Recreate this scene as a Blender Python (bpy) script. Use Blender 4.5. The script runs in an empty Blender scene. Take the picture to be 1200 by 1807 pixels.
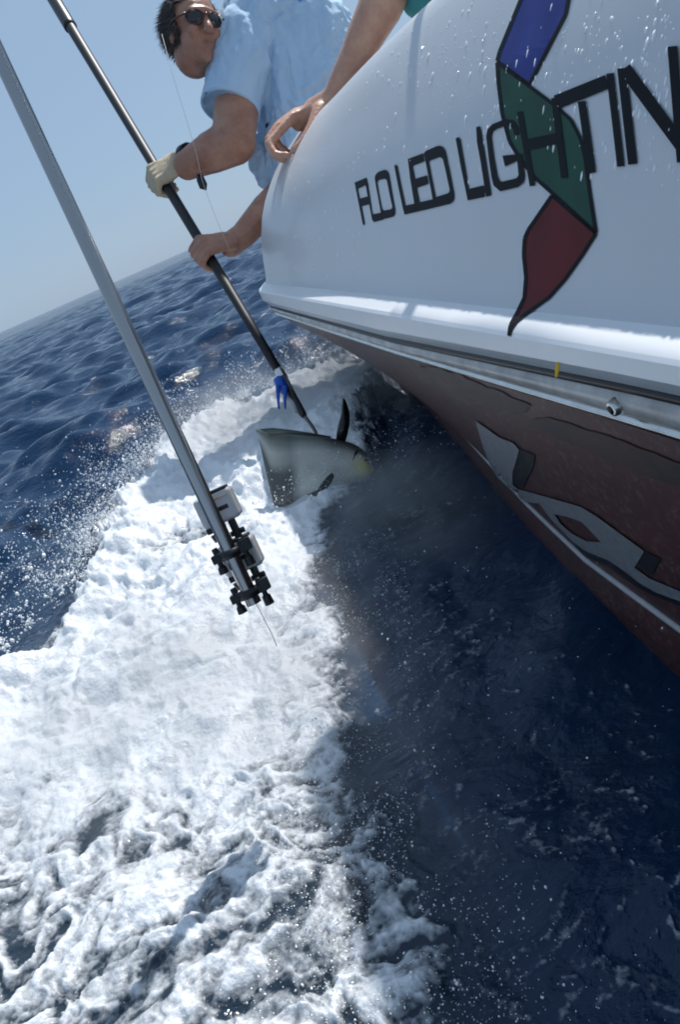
import bpy, bmesh, math, random
import numpy as np
from mathutils import Vector, Matrix
from mathutils.bvhtree import BVHTree

random.seed(4)
rng = np.random.default_rng(7)
SC = bpy.context.scene
COL = SC.collection

# ------------------------------------------------------------------ camera
F = 1400.0                       # focal length in photo pixels (photo 1200 x 1807)
ROLL, PITCH, AZ = math.radians(23.7), math.radians(20.8), math.radians(5.75)
EYE = np.array([0, 0, .55])
_fh = np.array([math.sin(AZ), math.cos(AZ), 0]); _r = np.array([math.cos(AZ), -math.sin(AZ), 0]); _up = np.array([0, 0, 1.])
CF = _fh * math.cos(PITCH) - _up * math.sin(PITCH)
_u = _fh * math.sin(PITCH) + _up * math.cos(PITCH)
CXV = math.cos(ROLL) * _r - math.sin(ROLL) * _u
CYV = math.sin(ROLL) * _r + math.cos(ROLL) * _u
cam = bpy.data.cameras.new('camera'); camo = bpy.data.objects.new('camera', cam); COL.objects.link(camo)
cam.sensor_fit = 'VERTICAL'; cam.sensor_height = 36; cam.sensor_width = 24; cam.lens = F / 1807 * 36
cam.clip_start = .02; cam.clip_end = 20000
m = Matrix.Identity(4)
for i in range(3):
    m[i][0] = CXV[i]; m[i][1] = CYV[i]; m[i][2] = -CF[i]; m[i][3] = EYE[i]
camo.matrix_world = m
SC.camera = camo

# ------------------------------------------------------------------ sky, sun, exposure
SUN = np.array([.555, .52, 1.0]); SUN = SUN / np.linalg.norm(SUN)
SEL = math.asin(SUN[2]); SAZ = math.atan2(SUN[0], SUN[1])
W = bpy.data.worlds.new('World'); SC.world = W; W.use_nodes = True
nt = W.node_tree; nt.nodes.clear()
sky = nt.nodes.new('ShaderNodeTexSky'); sky.sky_type = 'NISHITA'; sky.sun_disc = False
sky.sun_elevation = SEL; sky.sun_rotation = SAZ; sky.air_density = 1.0; sky.dust_density = 0.6; sky.ozone_density = 2.5; sky.altitude = 0
bg = nt.nodes.new('ShaderNodeBackground'); bg.inputs['Strength'].default_value = .085
wo = nt.nodes.new('ShaderNodeOutputWorld')
mxs = nt.nodes.new('ShaderNodeMix'); mxs.data_type = 'RGBA'; mxs.inputs[0].default_value = .78; mxs.inputs[7].default_value = (3.65, 5.2, 7.3, 1)   # sea haze evens the sky out
nt.links.new(sky.outputs[0], mxs.inputs[6]); nt.links.new(mxs.outputs[2], bg.inputs['Color']); nt.links.new(bg.outputs[0], wo.inputs['Surface'])
sl = bpy.data.lights.new('sun', 'SUN'); sl.energy = 4.5; sl.angle = math.radians(.53); sl.color = (1, .985, .96)
so = bpy.data.objects.new('sun', sl); COL.objects.link(so)
so.rotation_euler = Vector(SUN).to_track_quat('Z', 'Y').to_euler()
SC.view_settings.view_transform = 'Standard'; SC.view_settings.look = 'None'
SC.view_settings.exposure = 0.12; SC.view_settings.gamma = 1
SC.cycles.max_bounces = 8; SC.cycles.transparent_max_bounces = 12
SC.cycles.sample_clamp_indirect = 6; SC.cycles.pixel_filter_type = 'BLACKMAN_HARRIS'; SC.cycles.filter_width = 1.9
try:
    SC.cycles.use_denoising = True
except Exception:
    pass

# ------------------------------------------------------------------ helpers
def at(px, py, d):
    return EYE + (CF + CXV * (px - 600) / F - CYV * (py - 903.5) / F) * d
def ray(px, py):
    v = CF + CXV * (px - 600) / F - CYV * (py - 903.5) / F
    return v / np.linalg.norm(v)
def nrm(v):
    v = np.asarray(v, float); return v / (np.linalg.norm(v) + 1e-12)

def perlin(p, seed=0):
    """vectorised 3D gradient noise, p (n,3) -> (n,) about -1..1"""
    p = np.asarray(p, float); i = np.floor(p).astype(np.int64); f = p - i
    w = f * f * f * (f * (f * 6 - 15) + 10)
    out = 0
    for dx in (0, 1):
        for dy in (0, 1):
            for dz in (0, 1):
                h = (i[:, 0] + dx) * 374761393 + (i[:, 1] + dy) * 668265263 + (i[:, 2] + dz) * 2147483647 + seed * 1274126177
                h = (h ^ (h >> 13)) * 1274126177; h = h ^ (h >> 16)
                a = (h & 0xffff) / 65535.0 * 2 * math.pi; b = ((h >> 16) & 0xffff) / 65535.0 * 2 - 1
                s = np.sqrt(np.maximum(0, 1 - b * b))
                g = (f[:, 0] - dx) * np.cos(a) * s + (f[:, 1] - dy) * np.sin(a) * s + (f[:, 2] - dz) * b
                out = out + g * (w[:, 0] if dx else 1 - w[:, 0]) * (w[:, 1] if dy else 1 - w[:, 1]) * (w[:, 2] if dz else 1 - w[:, 2])
    return out * 1.5
def fbm(p, oct=4, seed=0, gain=.5, lac=2.03):
    s, a, t = 0, 1, 0
    for o in range(oct):
        s = s + a * perlin(p, seed + o); t += a; a *= gain; p = p * lac
    return s / t
def ridged(p, oct=4, seed=0, gain=.55):
    s, a, t = 0, 1, 0
    for o in range(oct):
        s = s + a * (1 - np.abs(perlin(p, seed + o)) * 1.6); t += a; a *= gain; p = p * 2.07
    return s / t
def sstep(a, b, x):
    t = np.clip((x - a) / (b - a), 0, 1); return t * t * (3 - 2 * t)

MATS = {}
def mat(name, col, rough=.5, metal=0, spec=.5, var=0, vscale=30, bump=0, bscale=60, coat=0, sss=0, trans=0, ior=1.45, attr=None, col2=None):
    if name in MATS: return MATS[name]
    m = bpy.data.materials.new(name); m.use_nodes = True; t = m.node_tree; b = t.nodes['Principled BSDF']
    b.inputs['Base Color'].default_value = (*col, 1); b.inputs['Roughness'].default_value = rough; b.inputs['Metallic'].default_value = metal
    b.inputs['Specular IOR Level'].default_value = spec; b.inputs['IOR'].default_value = ior
    b.inputs['Coat Weight'].default_value = coat; b.inputs['Coat Roughness'].default_value = .06
    b.inputs['Transmission Weight'].default_value = trans
    if sss:
        b.inputs['Subsurface Weight'].default_value = sss; b.inputs['Subsurface Radius'].default_value = (1, .35, .2); b.inputs['Subsurface Scale'].default_value = .008
    tc = t.nodes.new('ShaderNodeTexCoord')
    if var or col2:
        n = t.nodes.new('ShaderNodeTexNoise'); n.inputs['Scale'].default_value = vscale; n.inputs['Detail'].default_value = 6; n.inputs['Roughness'].default_value = .65
        t.links.new(tc.outputs['Object'], n.inputs['Vector'])
        r = t.nodes.new('ShaderNodeMapRange'); r.inputs[1].default_value = .3; r.inputs[2].default_value = .7
        t.links.new(n.outputs['Fac'], r.inputs[0])
        mx = t.nodes.new('ShaderNodeMix'); mx.data_type = 'RGBA'
        c2 = col2 if col2 else tuple(c * (1 - var) for c in col)
        mx.inputs[6].default_value = (*col, 1); mx.inputs[7].default_value = (*c2, 1)
        t.links.new(r.outputs[0], mx.inputs[0]); t.links.new(mx.outputs[2], b.inputs['Base Color'])
    if attr:
        a = t.nodes.new('ShaderNodeAttribute'); a.attribute_name = attr; t.links.new(a.outputs['Color'], b.inputs['Base Color'])
    if bump:
        n2 = t.nodes.new('ShaderNodeTexNoise'); n2.inputs['Scale'].default_value = bscale; n2.inputs['Detail'].default_value = 5
        t.links.new(tc.outputs['Object'], n2.inputs['Vector'])
        bp = t.nodes.new('ShaderNodeBump'); bp.inputs['Strength'].default_value = bump; bp.inputs['Distance'].default_value = .003
        t.links.new(n2.outputs['Fac'], bp.inputs['Height']); t.links.new(bp.outputs[0], b.inputs['Normal'])
    MATS[name] = m
    return m

def link(o, parent=None):
    COL.objects.link(o)
    if parent is not None: o.parent = parent
    return o
def mesh_obj(name, verts, faces, material, parent=None, smooth=True):
    me = bpy.data.meshes.new(name); me.from_pydata([tuple(map(float, v)) for v in verts], [], [tuple(f) for f in faces]); me.update()
    if smooth: me.polygons.foreach_set('use_smooth', [True] * len(me.polygons))
    if material: me.materials.append(material)
    return link(bpy.data.objects.new(name, me), parent)
def thing(name, label, cat, group=None, loc=(0, 0, 0)):
    o = bpy.data.objects.new(name, None); o.empty_display_size = .05; COL.objects.link(o)
    o['label'] = label; o['category'] = cat
    if group: o['group'] = group
    return o
def tag(o, label, cat=None, group=None, kind=None):
    o['label'] = label
    if cat: o['category'] = cat
    if group: o['group'] = group
    if kind: o['kind'] = kind
    return o

class G:
    """collects shapes as verts / faces"""
    def __init__(s): s.v = []; s.f = []
    def add(s, v, f):
        o = len(s.v); s.v += [np.asarray(q, float) for q in v]; s.f += [tuple(i + o for i in q) for q in f]; return s
    def tube(s, pts, rad, n=14, cap=True, flat=1.0, ref=None):
        pts = [np.asarray(p, float) for p in pts]
        if np.isscalar(rad): rad = [rad] * len(pts)
        v, f = [], []
        up = None
        for i, p in enumerate(pts):
            d = nrm(pts[min(i + 1, len(pts) - 1)] - pts[max(i - 1, 0)])
            if up is None:
                a = np.asarray(ref, float) if ref is not None else (np.array([0, 0, 1.]) if abs(d[2]) < .9 else np.array([1., 0, 0]))
                up = nrm(a - d * (a @ d))
            else:
                up = nrm(up - d * (up @ d))
            sd = np.cross(d, up)
            for k in range(n):
                t = 2 * math.pi * k / n
                v.append(p + rad[i] * (math.cos(t) * up * flat + math.sin(t) * sd))
        for i in range(len(pts) - 1):
            for k in range(n):
                f.append((i * n + k, i * n + (k + 1) % n, (i + 1) * n + (k + 1) % n, (i + 1) * n + k))
        if cap:
            f.append(tuple(reversed(range(n)))); f.append(tuple(range((len(pts) - 1) * n, len(pts) * n)))
        return s.add(v, f)
    def ball(s, c, r, axes=None, n=16, m=10):
        c = np.asarray(c, float); r = np.broadcast_to(np.asarray(r, float), (3,))
        A = np.eye(3) if axes is None else np.array(axes, float)
        v, f = [], []
        for i in range(m + 1):
            th = math.pi * i / m
            for k in range(n):
                ph = 2 * math.pi * k / n
                q = np.array([math.sin(th) * math.cos(ph), math.sin(th) * math.sin(ph), math.cos(th)]) * r
                v.append(c + q @ A)
        for i in range(m):
            for k in range(n):
                f.append((i * n + k, (i + 1) * n + k, (i + 1) * n + (k + 1) % n, i * n + (k + 1) % n))
        return s.add(v, f)
    def limb(s, pts, rad):
        """chain of tapered capsules"""
        for i in range(len(pts) - 1):
            a, b = np.asarray(pts[i], float), np.asarray(pts[i + 1], float); n = 5
            s.tube([a + (b - a) * k / n for k in range(n + 1)], [rad[i] + (rad[i + 1] - rad[i]) * k / n for k in range(n + 1)], 14)
        for p, r in zip(pts, rad): s.ball(p, r)
        return s
    def box(s, c, ax, h):
        c = np.asarray(c, float); ax = np.array(ax, float); v = []
        for sx in (-1, 1):
            for sy in (-1, 1):
                for sz in (-1, 1): v.append(c + ax[0] * sx * h[0] + ax[1] * sy * h[1] + ax[2] * sz * h[2])
        return s.add(v, [(0, 1, 3, 2), (4, 6, 7, 5), (0, 4, 5, 1), (2, 3, 7, 6), (0, 2, 6, 4), (1, 5, 7, 3)])
    def obj(s, name, material, parent=None, smooth=True, bevel=0):
        o = mesh_obj(name, s.v, s.f, material, parent, smooth)
        if bevel:
            b = o.modifiers.new('bevel', 'BEVEL'); b.width = bevel; b.segments = 3; b.limit_method = 'ANGLE'; b.angle_limit = .6
        return o

def fused(g, voxel, smooth=6):
    """one continuous skin from overlapping shapes -> verts, faces"""
    me = bpy.data.meshes.new('tmp'); me.from_pydata([tuple(v) for v in g.v], [], g.f); me.update()
    o = bpy.data.objects.new('tmp', me); COL.objects.link(o)
    r = o.modifiers.new('r', 'REMESH'); r.mode = 'VOXEL'; r.voxel_size = voxel
    s = o.modifiers.new('s', 'SMOOTH'); s.factor = .5; s.iterations = smooth
    dg = bpy.context.evaluated_depsgraph_get(); ev = o.evaluated_get(dg); em = ev.to_mesh()
    n = len(em.vertices); v = np.empty(n * 3, np.float32); em.vertices.foreach_get('co', v); v = v.reshape(-1, 3).astype(float)
    nn = np.empty(n * 3, np.float32); em.vertices.foreach_get('normal', nn); nn = nn.reshape(-1, 3).astype(float)
    f = [tuple(p.vertices) for p in em.polygons]
    ev.to_mesh_clear(); bpy.data.objects.remove(o); bpy.data.meshes.remove(me)
    return v, nn, f
def set_color(o, name, rgb):
    a = o.data.color_attributes.new(name, 'FLOAT_COLOR', 'POINT')
    c = np.ones((len(rgb), 4), np.float32); c[:, :3] = rgb; a.data.foreach_set('color', c.ravel())

# ================================================================== SEA
def poly_sd(P2, poly):
    """signed distance (+ inside) of points to polygon"""
    n = len(poly); d = np.full(len(P2), 1e9); ins = np.zeros(len(P2), bool)
    for i in range(n):
        a = np.array(poly[i]); b = np.array(poly[(i + 1) % n]); e = b - a; w = P2 - a
        t = np.clip((w @ e) / (e @ e), 0, 1); q = w - t[:, None] * e; d = np.minimum(d, (q * q).sum(1))
        c = ((a[1] <= P2[:, 1]) & (b[1] > P2[:, 1])) | ((b[1] <= P2[:, 1]) & (a[1] > P2[:, 1]))
        with np.errstate(divide='ignore', invalid='ignore'):
            xi = a[0] + (P2[:, 1] - a[1]) / (b[1] - a[1] + 1e-12) * (b[0] - a[0])
        ins ^= c & (P2[:, 0] < xi)
    return np.sqrt(d) * np.where(ins, 1, -1)

WASH = [(-1.6, .9), (-1.25, 1.35), (-.85, 1.4), (-.67, 1.5), (-.56, 1.51), (-.5, 1.58), (-.44, 1.66), (-.42, 1.76), (-.40, 1.90), (-.39, 2.05), (-.37, 2.22), (-.27, 2.41), (-.2, 2.71), (-.06, 2.87), (.08, 2.95), (.18, 2.84), (.3, 2.9), (.41, 2.85), (.58, 2.9), (.9, 2.8), (.9, 2.5),
        (.50, 2.2), (.38, 1.95), (.25, 1.60), (.15, 1.40), (.09, 1.24), (.07, 1.05), (.04, .9), (.03, .79), (.02, .65), (.01, .5), (-.01, .4), (-.03, .2), (-.1, .0), (-1.0, -.2), (-1.8, .2)]
RIM = WASH[1:20]

def sea_height(x, y, r, cell):
    h = np.zeros_like(x); gr = np.random.default_rng(21)
    for i in range(90):
        lam = .13 * (30 ** gr.random()); th = math.radians(100) + gr.normal() * .62
        a = .0080 * lam ** .95 * (0.6 + gr.random()) * (1.15 if lam < .9 else .50 if lam < 1.8 else .30)
        ph = gr.random() * 6.283; k = 2 * math.pi / lam
        s = np.sin(k * (x * math.cos(th) + y * math.sin(th)) + ph + .6 * np.sin(.31 * k * (x * math.sin(th) - y * math.cos(th)) + ph * 3))
        s = (2 * ((s + 1) / 2) ** 1.6 - .95)
        h += a * s * np.clip(lam / (3.2 * cell) - .6, 0, 1)
    return h * np.clip(60 / r, 0, 1) ** .5

def build_sea():
    dens = np.radians(np.linspace(-58, 60, 820)); coarse = np.radians(np.linspace(60, 302, 60)[1:-1])
    ang = np.concatenate([dens, coarse]); na = len(ang)
    rad = np.concatenate([np.geomspace(.03, .3, 40)[:-1], np.geomspace(.3, 4.2, 560)[:-1], np.geomspace(4.2, 70, 330)[:-1], np.geomspace(70, 9000, 70)]); nr = len(rad)
    Rg, Ag = np.meshgrid(rad, ang, indexing='ij')
    x = (Rg * np.sin(Ag)).ravel(); y = (Rg * np.cos(Ag)).ravel(); r = Rg.ravel()
    cell = np.maximum(np.gradient(rad)[:, None].repeat(na, 1).ravel() * .6, r * .0024)
    z = sea_height(x, y, r, cell)
    foam = np.zeros_like(x); soft = np.zeros_like(x)
    near = np.where(r < 7.5)[0]
    X, Y = x[near], y[near]; p3 = np.stack([X, Y, np.zeros_like(X)], 1)
    # calm the wash and the slick beside the hull
    wrp = np.stack([fbm(p3 * 3.1, 4, 3), fbm(p3 * 3.1, 4, 13)], 1)
    wrp2 = np.stack([fbm(p3 * 11., 3, 23), fbm(p3 * 11., 3, 33)], 1)
    Q = np.stack([X, Y], 1) + wrp * .075 + wrp2 * .035
    sd = poly_sd(Q, WASH)
    dense = sstep(-.02 - .05 * sstep(1.2, 1.8, Y), .085 + .05 * sstep(1.2, 1.8, Y), sd)
    soft_ = sstep(-.07, .12, sd)
    # the wash thins towards the boat's bow: ropey froth with holes
    tail = sstep(1.06, .62, Y + .30 * X + .22 * wrp[:, 0])
    inner = sstep(.12, -.16, X - .10 * sstep(1.0, 1.5, Y) - .35 * sstep(1.35, 2.1, Y) + .10 * wrp[:, 1] + .05 * wrp2[:, 0])
    amount = dense * (1 - .44 * tail) * (.46 + .54 * inner)
    amount = amount * (1 - .50 * np.exp(-(((X + .20) / .16) ** 2 + ((Y - 1.68) / .10) ** 2)))
    # ropey pattern, drawn out along the flow
    fl = np.stack([X * .9 + Y * .25, (Y - X * .2) * 1.05, np.zeros_like(X)], 1)
    warp3 = np.stack([wrp2[:, 0] * .05 + wrp[:, 0] * .05, wrp2[:, 1] * .05 + wrp[:, 1] * .05, np.zeros_like(X)], 1)
    rope = ridged(fl * 13.5 + warp3 * 34, 4, 41, .6)
    fine = fbm(p3 * 70, 3, 51)
    lump = fbm(p3 * 9 + warp3 * 8, 5, 61, .55)
    torn = fbm(p3 * 36 + warp3 * 30, 3, 45)
    pat = rope * .68 + .22 * lump + .34 * torn + .22 * fine
    th = 1.12 - 1.30 * amount
    fo = sstep(th - .30, th + .34, pat) * sstep(.0, .22, amount) * (1 - .34 * tail * sstep(.95, .35, rope))
    # scattered froth flecks on the sea behind and lace in the slick
    slick = sstep(.35, -.1, np.abs(sd + .18)) * (sd < .03) * sstep(2.3, 1.6, Y)
    veil = ridged(np.stack([X * 7 + Y * 2.5, (Y - X * .35) * 22, np.zeros_like(X)], 1) + warp3 * 16, 4, 47, .62)
    fo2 = np.maximum(sstep(.86, 1.04, rope + .25 * fine) * .5, sstep(.62, 1.0, veil + .18 * torn) * .42 * sstep(-.26, -.01, sd)) * slick
    # small breaking crests
    zz = z[near]
    fo3 = sstep(.085, .115, zz + .03 * fine + .03 * lump) * sstep(2.6, 3.6, np.hypot(X, Y)) * .8
    fo = np.maximum(np.maximum(fo, fo2), fo3)
    foam[near] = fo
    soft[near] = np.clip(soft_ * .8 + .35 * slick * sstep(-.2, .5, lump), 0, 1)
    calm = 1 - .8 * sstep(-.5, -.05, sd)
    inhull = sstep(-.35, .05, X) * sstep(2.9, 2.2, Y)
    calm = np.minimum(calm, 1 - .7 * inhull)
    zz = zz * calm
    # piled-up water: rim of the wash and the two humps
    rim = np.exp(-((sd - .10) / .10) ** 2) * sstep(1.2, 1.9, np.hypot(X, Y)) * dense
    zz += .040 * rim * (1 + .9 * wrp[:, 0] * 2)
    zz += .075 * np.exp(-((sd - .04) / .05) ** 2) * sstep(1.5, 1.9, np.hypot(X, Y)) * np.maximum(ridged(p3 * 17 + warp3 * 30, 3, 81) - .62, 0) / .38 * np.clip(.6 + 1.5 * wrp[:, 1], 0, 2)
    lo_ = fbm(p3 * 3.6 + warp3 * 3, 3, 62)
    zz += dense * (.012 + .05 * lo_ * sstep(.3, 1.3, np.hypot(X, Y)) + (.026 + .022 * sstep(1.1, 1.8, np.hypot(X, Y))) * lump) + dense * .016 * torn * sstep(1.0, 1.7, np.hypot(X, Y)) + fo * (.008 * rope + (.0065 - .002 * tail) * fbm(p3 * 30 + warp3 * 20, 3, 71) + .0016 * fine)
    dip = np.exp(-(((X - .17) / .17) ** 2 + ((Y - 1.70) / .16) ** 2))
    zz -= .075 * dip
    zz += (1 - dense) * .0035 * fbm(p3 * 14 + warp3 * 10, 4, 91) * sstep(5, 2, np.hypot(X, Y))
    # never climb over the deck of the boat
    zz = np.where((X > .5) & (Y < 2.5), np.minimum(zz, .0) - .10, zz)
    z[near] = zz
    idx = np.arange(nr * na).reshape(nr, na)
    a = idx[:-1]; b = idx[1:]
    q = np.stack([a, np.roll(a, -1, 1), np.roll(b, -1, 1), b], -1).reshape(-1, 4)
    me = bpy.data.meshes.new('sea'); n = len(x)
    # close the hole under the eye
    me.vertices.add(n); me.vertices.foreach_set('co', np.stack([x, y, z], 1).astype(np.float32).ravel())
    nq = len(q); me.loops.add(nq * 4); me.polygons.add(nq)
    me.loops.foreach_set('vertex_index', q[:, ::-1].ravel().astype(np.int32)); me.polygons.foreach_set('loop_start', np.arange(0, nq * 4, 4, dtype=np.int32))
    me.polygons.foreach_set('loop_total', np.full(nq, 4, np.int32)); me.polygons.foreach_set('use_smooth', np.ones(nq, bool))
    me.update(calc_edges=True); me.validate()
    for nm, d in (('foam', foam), ('soft', soft)):
        at_ = me.attributes.new(nm, 'FLOAT', 'POINT'); at_.data.foreach_set('value', d.astype(np.float32))
    o = bpy.data.objects.new('sea', me); COL.objects.link(o); o['kind'] = 'structure'
    o['label'] = 'blue choppy sea with white wash along the boat'
    # ---- material
    mt = bpy.data.materials.new('sea_water'); mt.use_nodes = True; t = mt.node_tree; t.nodes.clear(); N = t.nodes.new; L = t.links.new
    out = N('ShaderNodeOutputMaterial'); wat = N('ShaderNodeBsdfPrincipled'); geo = N('ShaderNodeNewGeometry')
    af = N('ShaderNodeAttribute'); af.attribute_name = 'foam'; as_ = N('ShaderNodeAttribute'); as_.attribute_name = 'soft'
    wc = N('ShaderNodeMix'); wc.data_type = 'RGBA'; wc.inputs[6].default_value = (.0045, .024, .064, 1); wc.inputs[7].default_value = (.022, .034, .044, 1)
    L(as_.outputs['Fac'], wc.inputs[0]); L(wc.outputs[2], wat.inputs['Base Color'])
    wat.inputs['Roughness'].default_value = .07; wat.inputs['IOR'].default_value = 1.333
    n1 = N('ShaderNodeTexNoise'); n1.inputs['Scale'].default_value = 13; n1.inputs['Detail'].default_value = 7; n1.inputs['Roughness'].default_value = .62; n1.inputs['Distortion'].default_value = .4
    mp = N('ShaderNodeMapping'); mp.inputs['Scale'].default_value = (.55, 1.0, 1); mp.inputs['Rotation'].default_value = (0, 0, math.radians(-12))
    L(geo.outputs['Position'], mp.inputs['Vector']); L(mp.outputs[0], n1.inputs['Vector'])
    b1 = N('ShaderNodeBump'); b1.inputs['Strength'].default_value = .6; b1.inputs['Distance'].default_value = .022; L(n1.outputs['Fac'], b1.inputs['Height'])
    n3 = N('ShaderNodeTexNoise'); n3.inputs['Scale'].default_value = 55; n3.inputs['Detail'].default_value = 4; L(mp.outputs[0], n3.inputs['Vector'])
    b3 = N('ShaderNodeBump'); b3.inputs['Strength'].default_value = .7; b3.inputs['Distance'].default_value = .0035; L(n3.outputs['Fac'], b3.inputs['Height']); n4 = N('ShaderNodeTexNoise'); n4.inputs['Scale'].default_value = 3.2; n4.inputs['Detail'].default_value = 5; n4.inputs['Roughness'].default_value = .6; L(mp.outputs[0], n4.inputs['Vector'])
    b4 = N('ShaderNodeBump'); b4.inputs['Strength'].default_value = .3; b4.inputs['Distance'].default_value = .06; L(n4.outputs['Fac'], b4.inputs['Height'])
    n5 = N('ShaderNodeTexNoise'); n5.inputs['Scale'].default_value = .9; n5.inputs['Detail'].default_value = 6; n5.inputs['Roughness'].default_value = .65; L(mp.outputs[0], n5.inputs['Vector'])
    far = N('ShaderNodeVectorMath'); far.operation = 'LENGTH'; L(geo.outputs['Position'], far.inputs[0])
    fr = N('ShaderNodeMapRange'); fr.inputs[1].default_value = 4; fr.inputs[2].default_value = 40; fr.inputs[3].default_value = 0; fr.inputs[4].default_value = 1; L(far.outputs['Value'], fr.inputs[0])
    b5 = N('ShaderNodeBump'); b5.inputs['Distance'].default_value = .45; L(fr.outputs[0], b5.inputs['Strength']); L(n5.outputs['Fac'], b5.inputs['Height']); L(b5.outputs[0], b4.inputs['Normal'])
    L(b4.outputs[0], b1.inputs['Normal'])
    L(b1.outputs[0], b3.inputs['Normal']); L(b3.outputs[0], wat.inputs['Normal'])
    fd = N('ShaderNodeBsdfDiffuse'); ft = N('ShaderNodeBsdfTranslucent'); fm = N('ShaderNodeMixShader'); fm.inputs[0].default_value = .3
    fd.inputs['Color'].default_value = (.84, .85, .86, 1); ft.inputs['Color'].default_value = (.9, .92, .93, 1)
    n2 = N('ShaderNodeTexNoise'); n2.inputs['Scale'].default_value = 170; n2.inputs['Detail'].default_value = 5; L(geo.outputs['Position'], n2.inputs['Vector'])
    b2 = N('ShaderNodeBump'); b2.inputs['Strength'].default_value = .55; b2.inputs['Distance'].default_value = .005; L(n2.outputs['Fac'], b2.inputs['Height'])
    L(b2.outputs[0], fd.inputs['Normal']); L(fd.outputs[0], fm.inputs[1]); L(ft.outputs[0], fm.inputs[2])
    fg = N('ShaderNodeBsdfGlossy'); fg.inputs['Roughness'].default_value = .18; L(b2.outputs[0], fg.inputs['Normal'])
    fm2 = N('ShaderNodeMixShader'); fm2.inputs[0].default_value = .035; L(fm.outputs[0], fm2.inputs[1]); L(fg.outputs[0], fm2.inputs[2])
    # bubbles break the edge of the froth
    ad = N('ShaderNodeMath'); ad.operation = 'MULTIPLY_ADD'; ad.inputs[1].default_value = 1.35; L(af.outputs['Fac'], ad.inputs[0])
    sb = N('ShaderNodeMath'); sb.operation = 'SUBTRACT'; sb.inputs[1].default_value = .62; L(n2.outputs['Fac'], sb.inputs[0]); L(sb.outputs[0], ad.inputs[2]); ad.use_clamp = True
    gt = N('ShaderNodeMath'); gt.operation = 'MULTIPLY'; L(ad.outputs[0], gt.inputs[0])
    pos = N('ShaderNodeMath'); pos.operation = 'MULTIPLY'; pos.inputs[1].default_value = 8; pos.use_clamp = True; L(af.outputs['Fac'], pos.inputs[0]); L(pos.outputs[0], gt.inputs[1])
    ms = N('ShaderNodeMixShader'); L(gt.outputs[0], ms.inputs[0]); L(wat.outputs[0], ms.inputs[1]); L(fm2.outputs[0], ms.inputs[2]); L(ms.outputs[0], out.inputs['Surface'])
    me.materials.append(mt)
    return o
SEA = build_sea()

# ================================================================== BOAT
boat = thing('fishing_boat', 'white fishing boat with sponsor lettering, ribbon emblem and dark red bottom', 'boat')
Y0, RC, XO = 2.2, .30, .262           # where the quarter starts to turn, its radius, outermost face
YS = [-1.6, -1.0, -.5, -.1, .15, .3, .4, .5, .6, .7, .8, .9, 1.0, 1.1, 1.2, 1.3, 1.4, 1.5, 1.6, 1.7, 1.8, 1.9, 2.0, 2.1, 2.2]
NA = 18
def station(inset_fn, z_fn):
    """a hull line: inset from the outermost face and height, both functions of Y, swept round the quarter and along the transom"""
    pts = []
    e = inset_fn(Y0)
    ymax = Y0 if e <= RC else Y0 + RC - e
    for yy in YS:
        y2 = -1.6 + (yy + 1.6) * (ymax + 1.6) / (Y0 + 1.6)
        pts.append((XO + inset_fn(yy), y2, z_fn(yy)))
    rr = max(RC - e, 0)
    cx = XO + max(RC, e)
    for k in range(1, NA + 1):
        a = math.pi / 2 * k / NA
        pts.append((cx - rr * math.cos(a), ymax + rr * math.sin(a), z_fn(Y0)))
    for xx in (1.0, 1.6, 2.2, 2.9):
        pts.append((xx, ymax + rr, z_fn(Y0)))
    return pts
def lin(a, b): return lambda y: float(np.interp(y, [.45, 1.1], [a, b]))
def cst(v): return lambda y: v
def loft(name, lines, material, smooth=True, parent=boat):
    n = len(lines[0]); v = [p for l in lines for p in l]; f = []
    for i in range(len(lines) - 1):
        for k in range(n - 1): f.append((i * n + k, i * n + k + 1, (i + 1) * n + k + 1, (i + 1) * n + k))
    return mesh_obj(name, v, f, material, parent, smooth), v, f

gel = mat('white_gelcoat', (.61, .62, .63), .36, coat=.12, var=.05, vscale=3, spec=.4)
railm = mat('white_rail', (.84, .84, .84), .3, var=.04, vscale=9)
greyb = mat('grey_blue_trim', (.50, .56, .60), .3, var=.12, vscale=20)
blackm = mat('black_rubber', (.014, .014, .016), .38, var=.4, vscale=60)
chrome = mat('scuffed_chrome', (.78, .77, .74), .22, metal=1, var=.25, vscale=40, bump=.1, bscale=30)
chinew = mat('white_boot_stripe', (.62, .62, .60), .3, col2=(.30, .29, .28), vscale=26)

side = [(.245, .713), (.228, .708), (.212, .698), (.196, .682), (.180, .662), (.163, .640), (.146, .615), (.126, .585), (.107, .552), (.088, .515), (.070, .478), (.054, .442), (.041, .415), (.033, .400), (.026, .392)]
RND = [.280, .268, .250, .224, .193, .164, .138, .111, .087, .068, .053, .042, .035, .030, .025]
def rnd(a, b): return lambda y: float(a + (b - a) * sstep(1.25, 2.1, np.float64(y)))
L_side = [station(rnd(i, q), cst(z)) for (i, z), q in zip(side, RND)]
top, tv, tf = loft('topside', L_side, gel)
cov = [(.47, .47, .700), (.46, .46, .712), (.36, .37, .716), (.27, .30, .717), (.245, .280, .713)]
loft('covering_board', [station(rnd(i, q), cst(z)) for i, q, z in cov], gel)
loft('inner_bulwark', [station(cst(i), cst(z)) for i, z in [(.46, .05), (.465, .68), (.47, .700)]], mat('cockpit_liner', (.74, .75, .76), .4, var=.05, vscale=8))
rail, rv, rf = loft('rub_rail', [station(cst(i), z) for i, z in [(.030, lin(.393, .394)), (.018, lin(.3905, .391)), (.003, lin(.3835, .383)), (0, lin(.381, .379)), (0, lin(.368, .355)), (.003, lin(.366, .352)), (.020, lin(.364, .349))]], railm, smooth=False)
loft('trim_band', [station(cst(i), z) for i, z in [(.006, lin(.3655, .3505)), (.010, lin(.354, .339)), (.024, lin(.352, .337))]], greyb)
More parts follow.
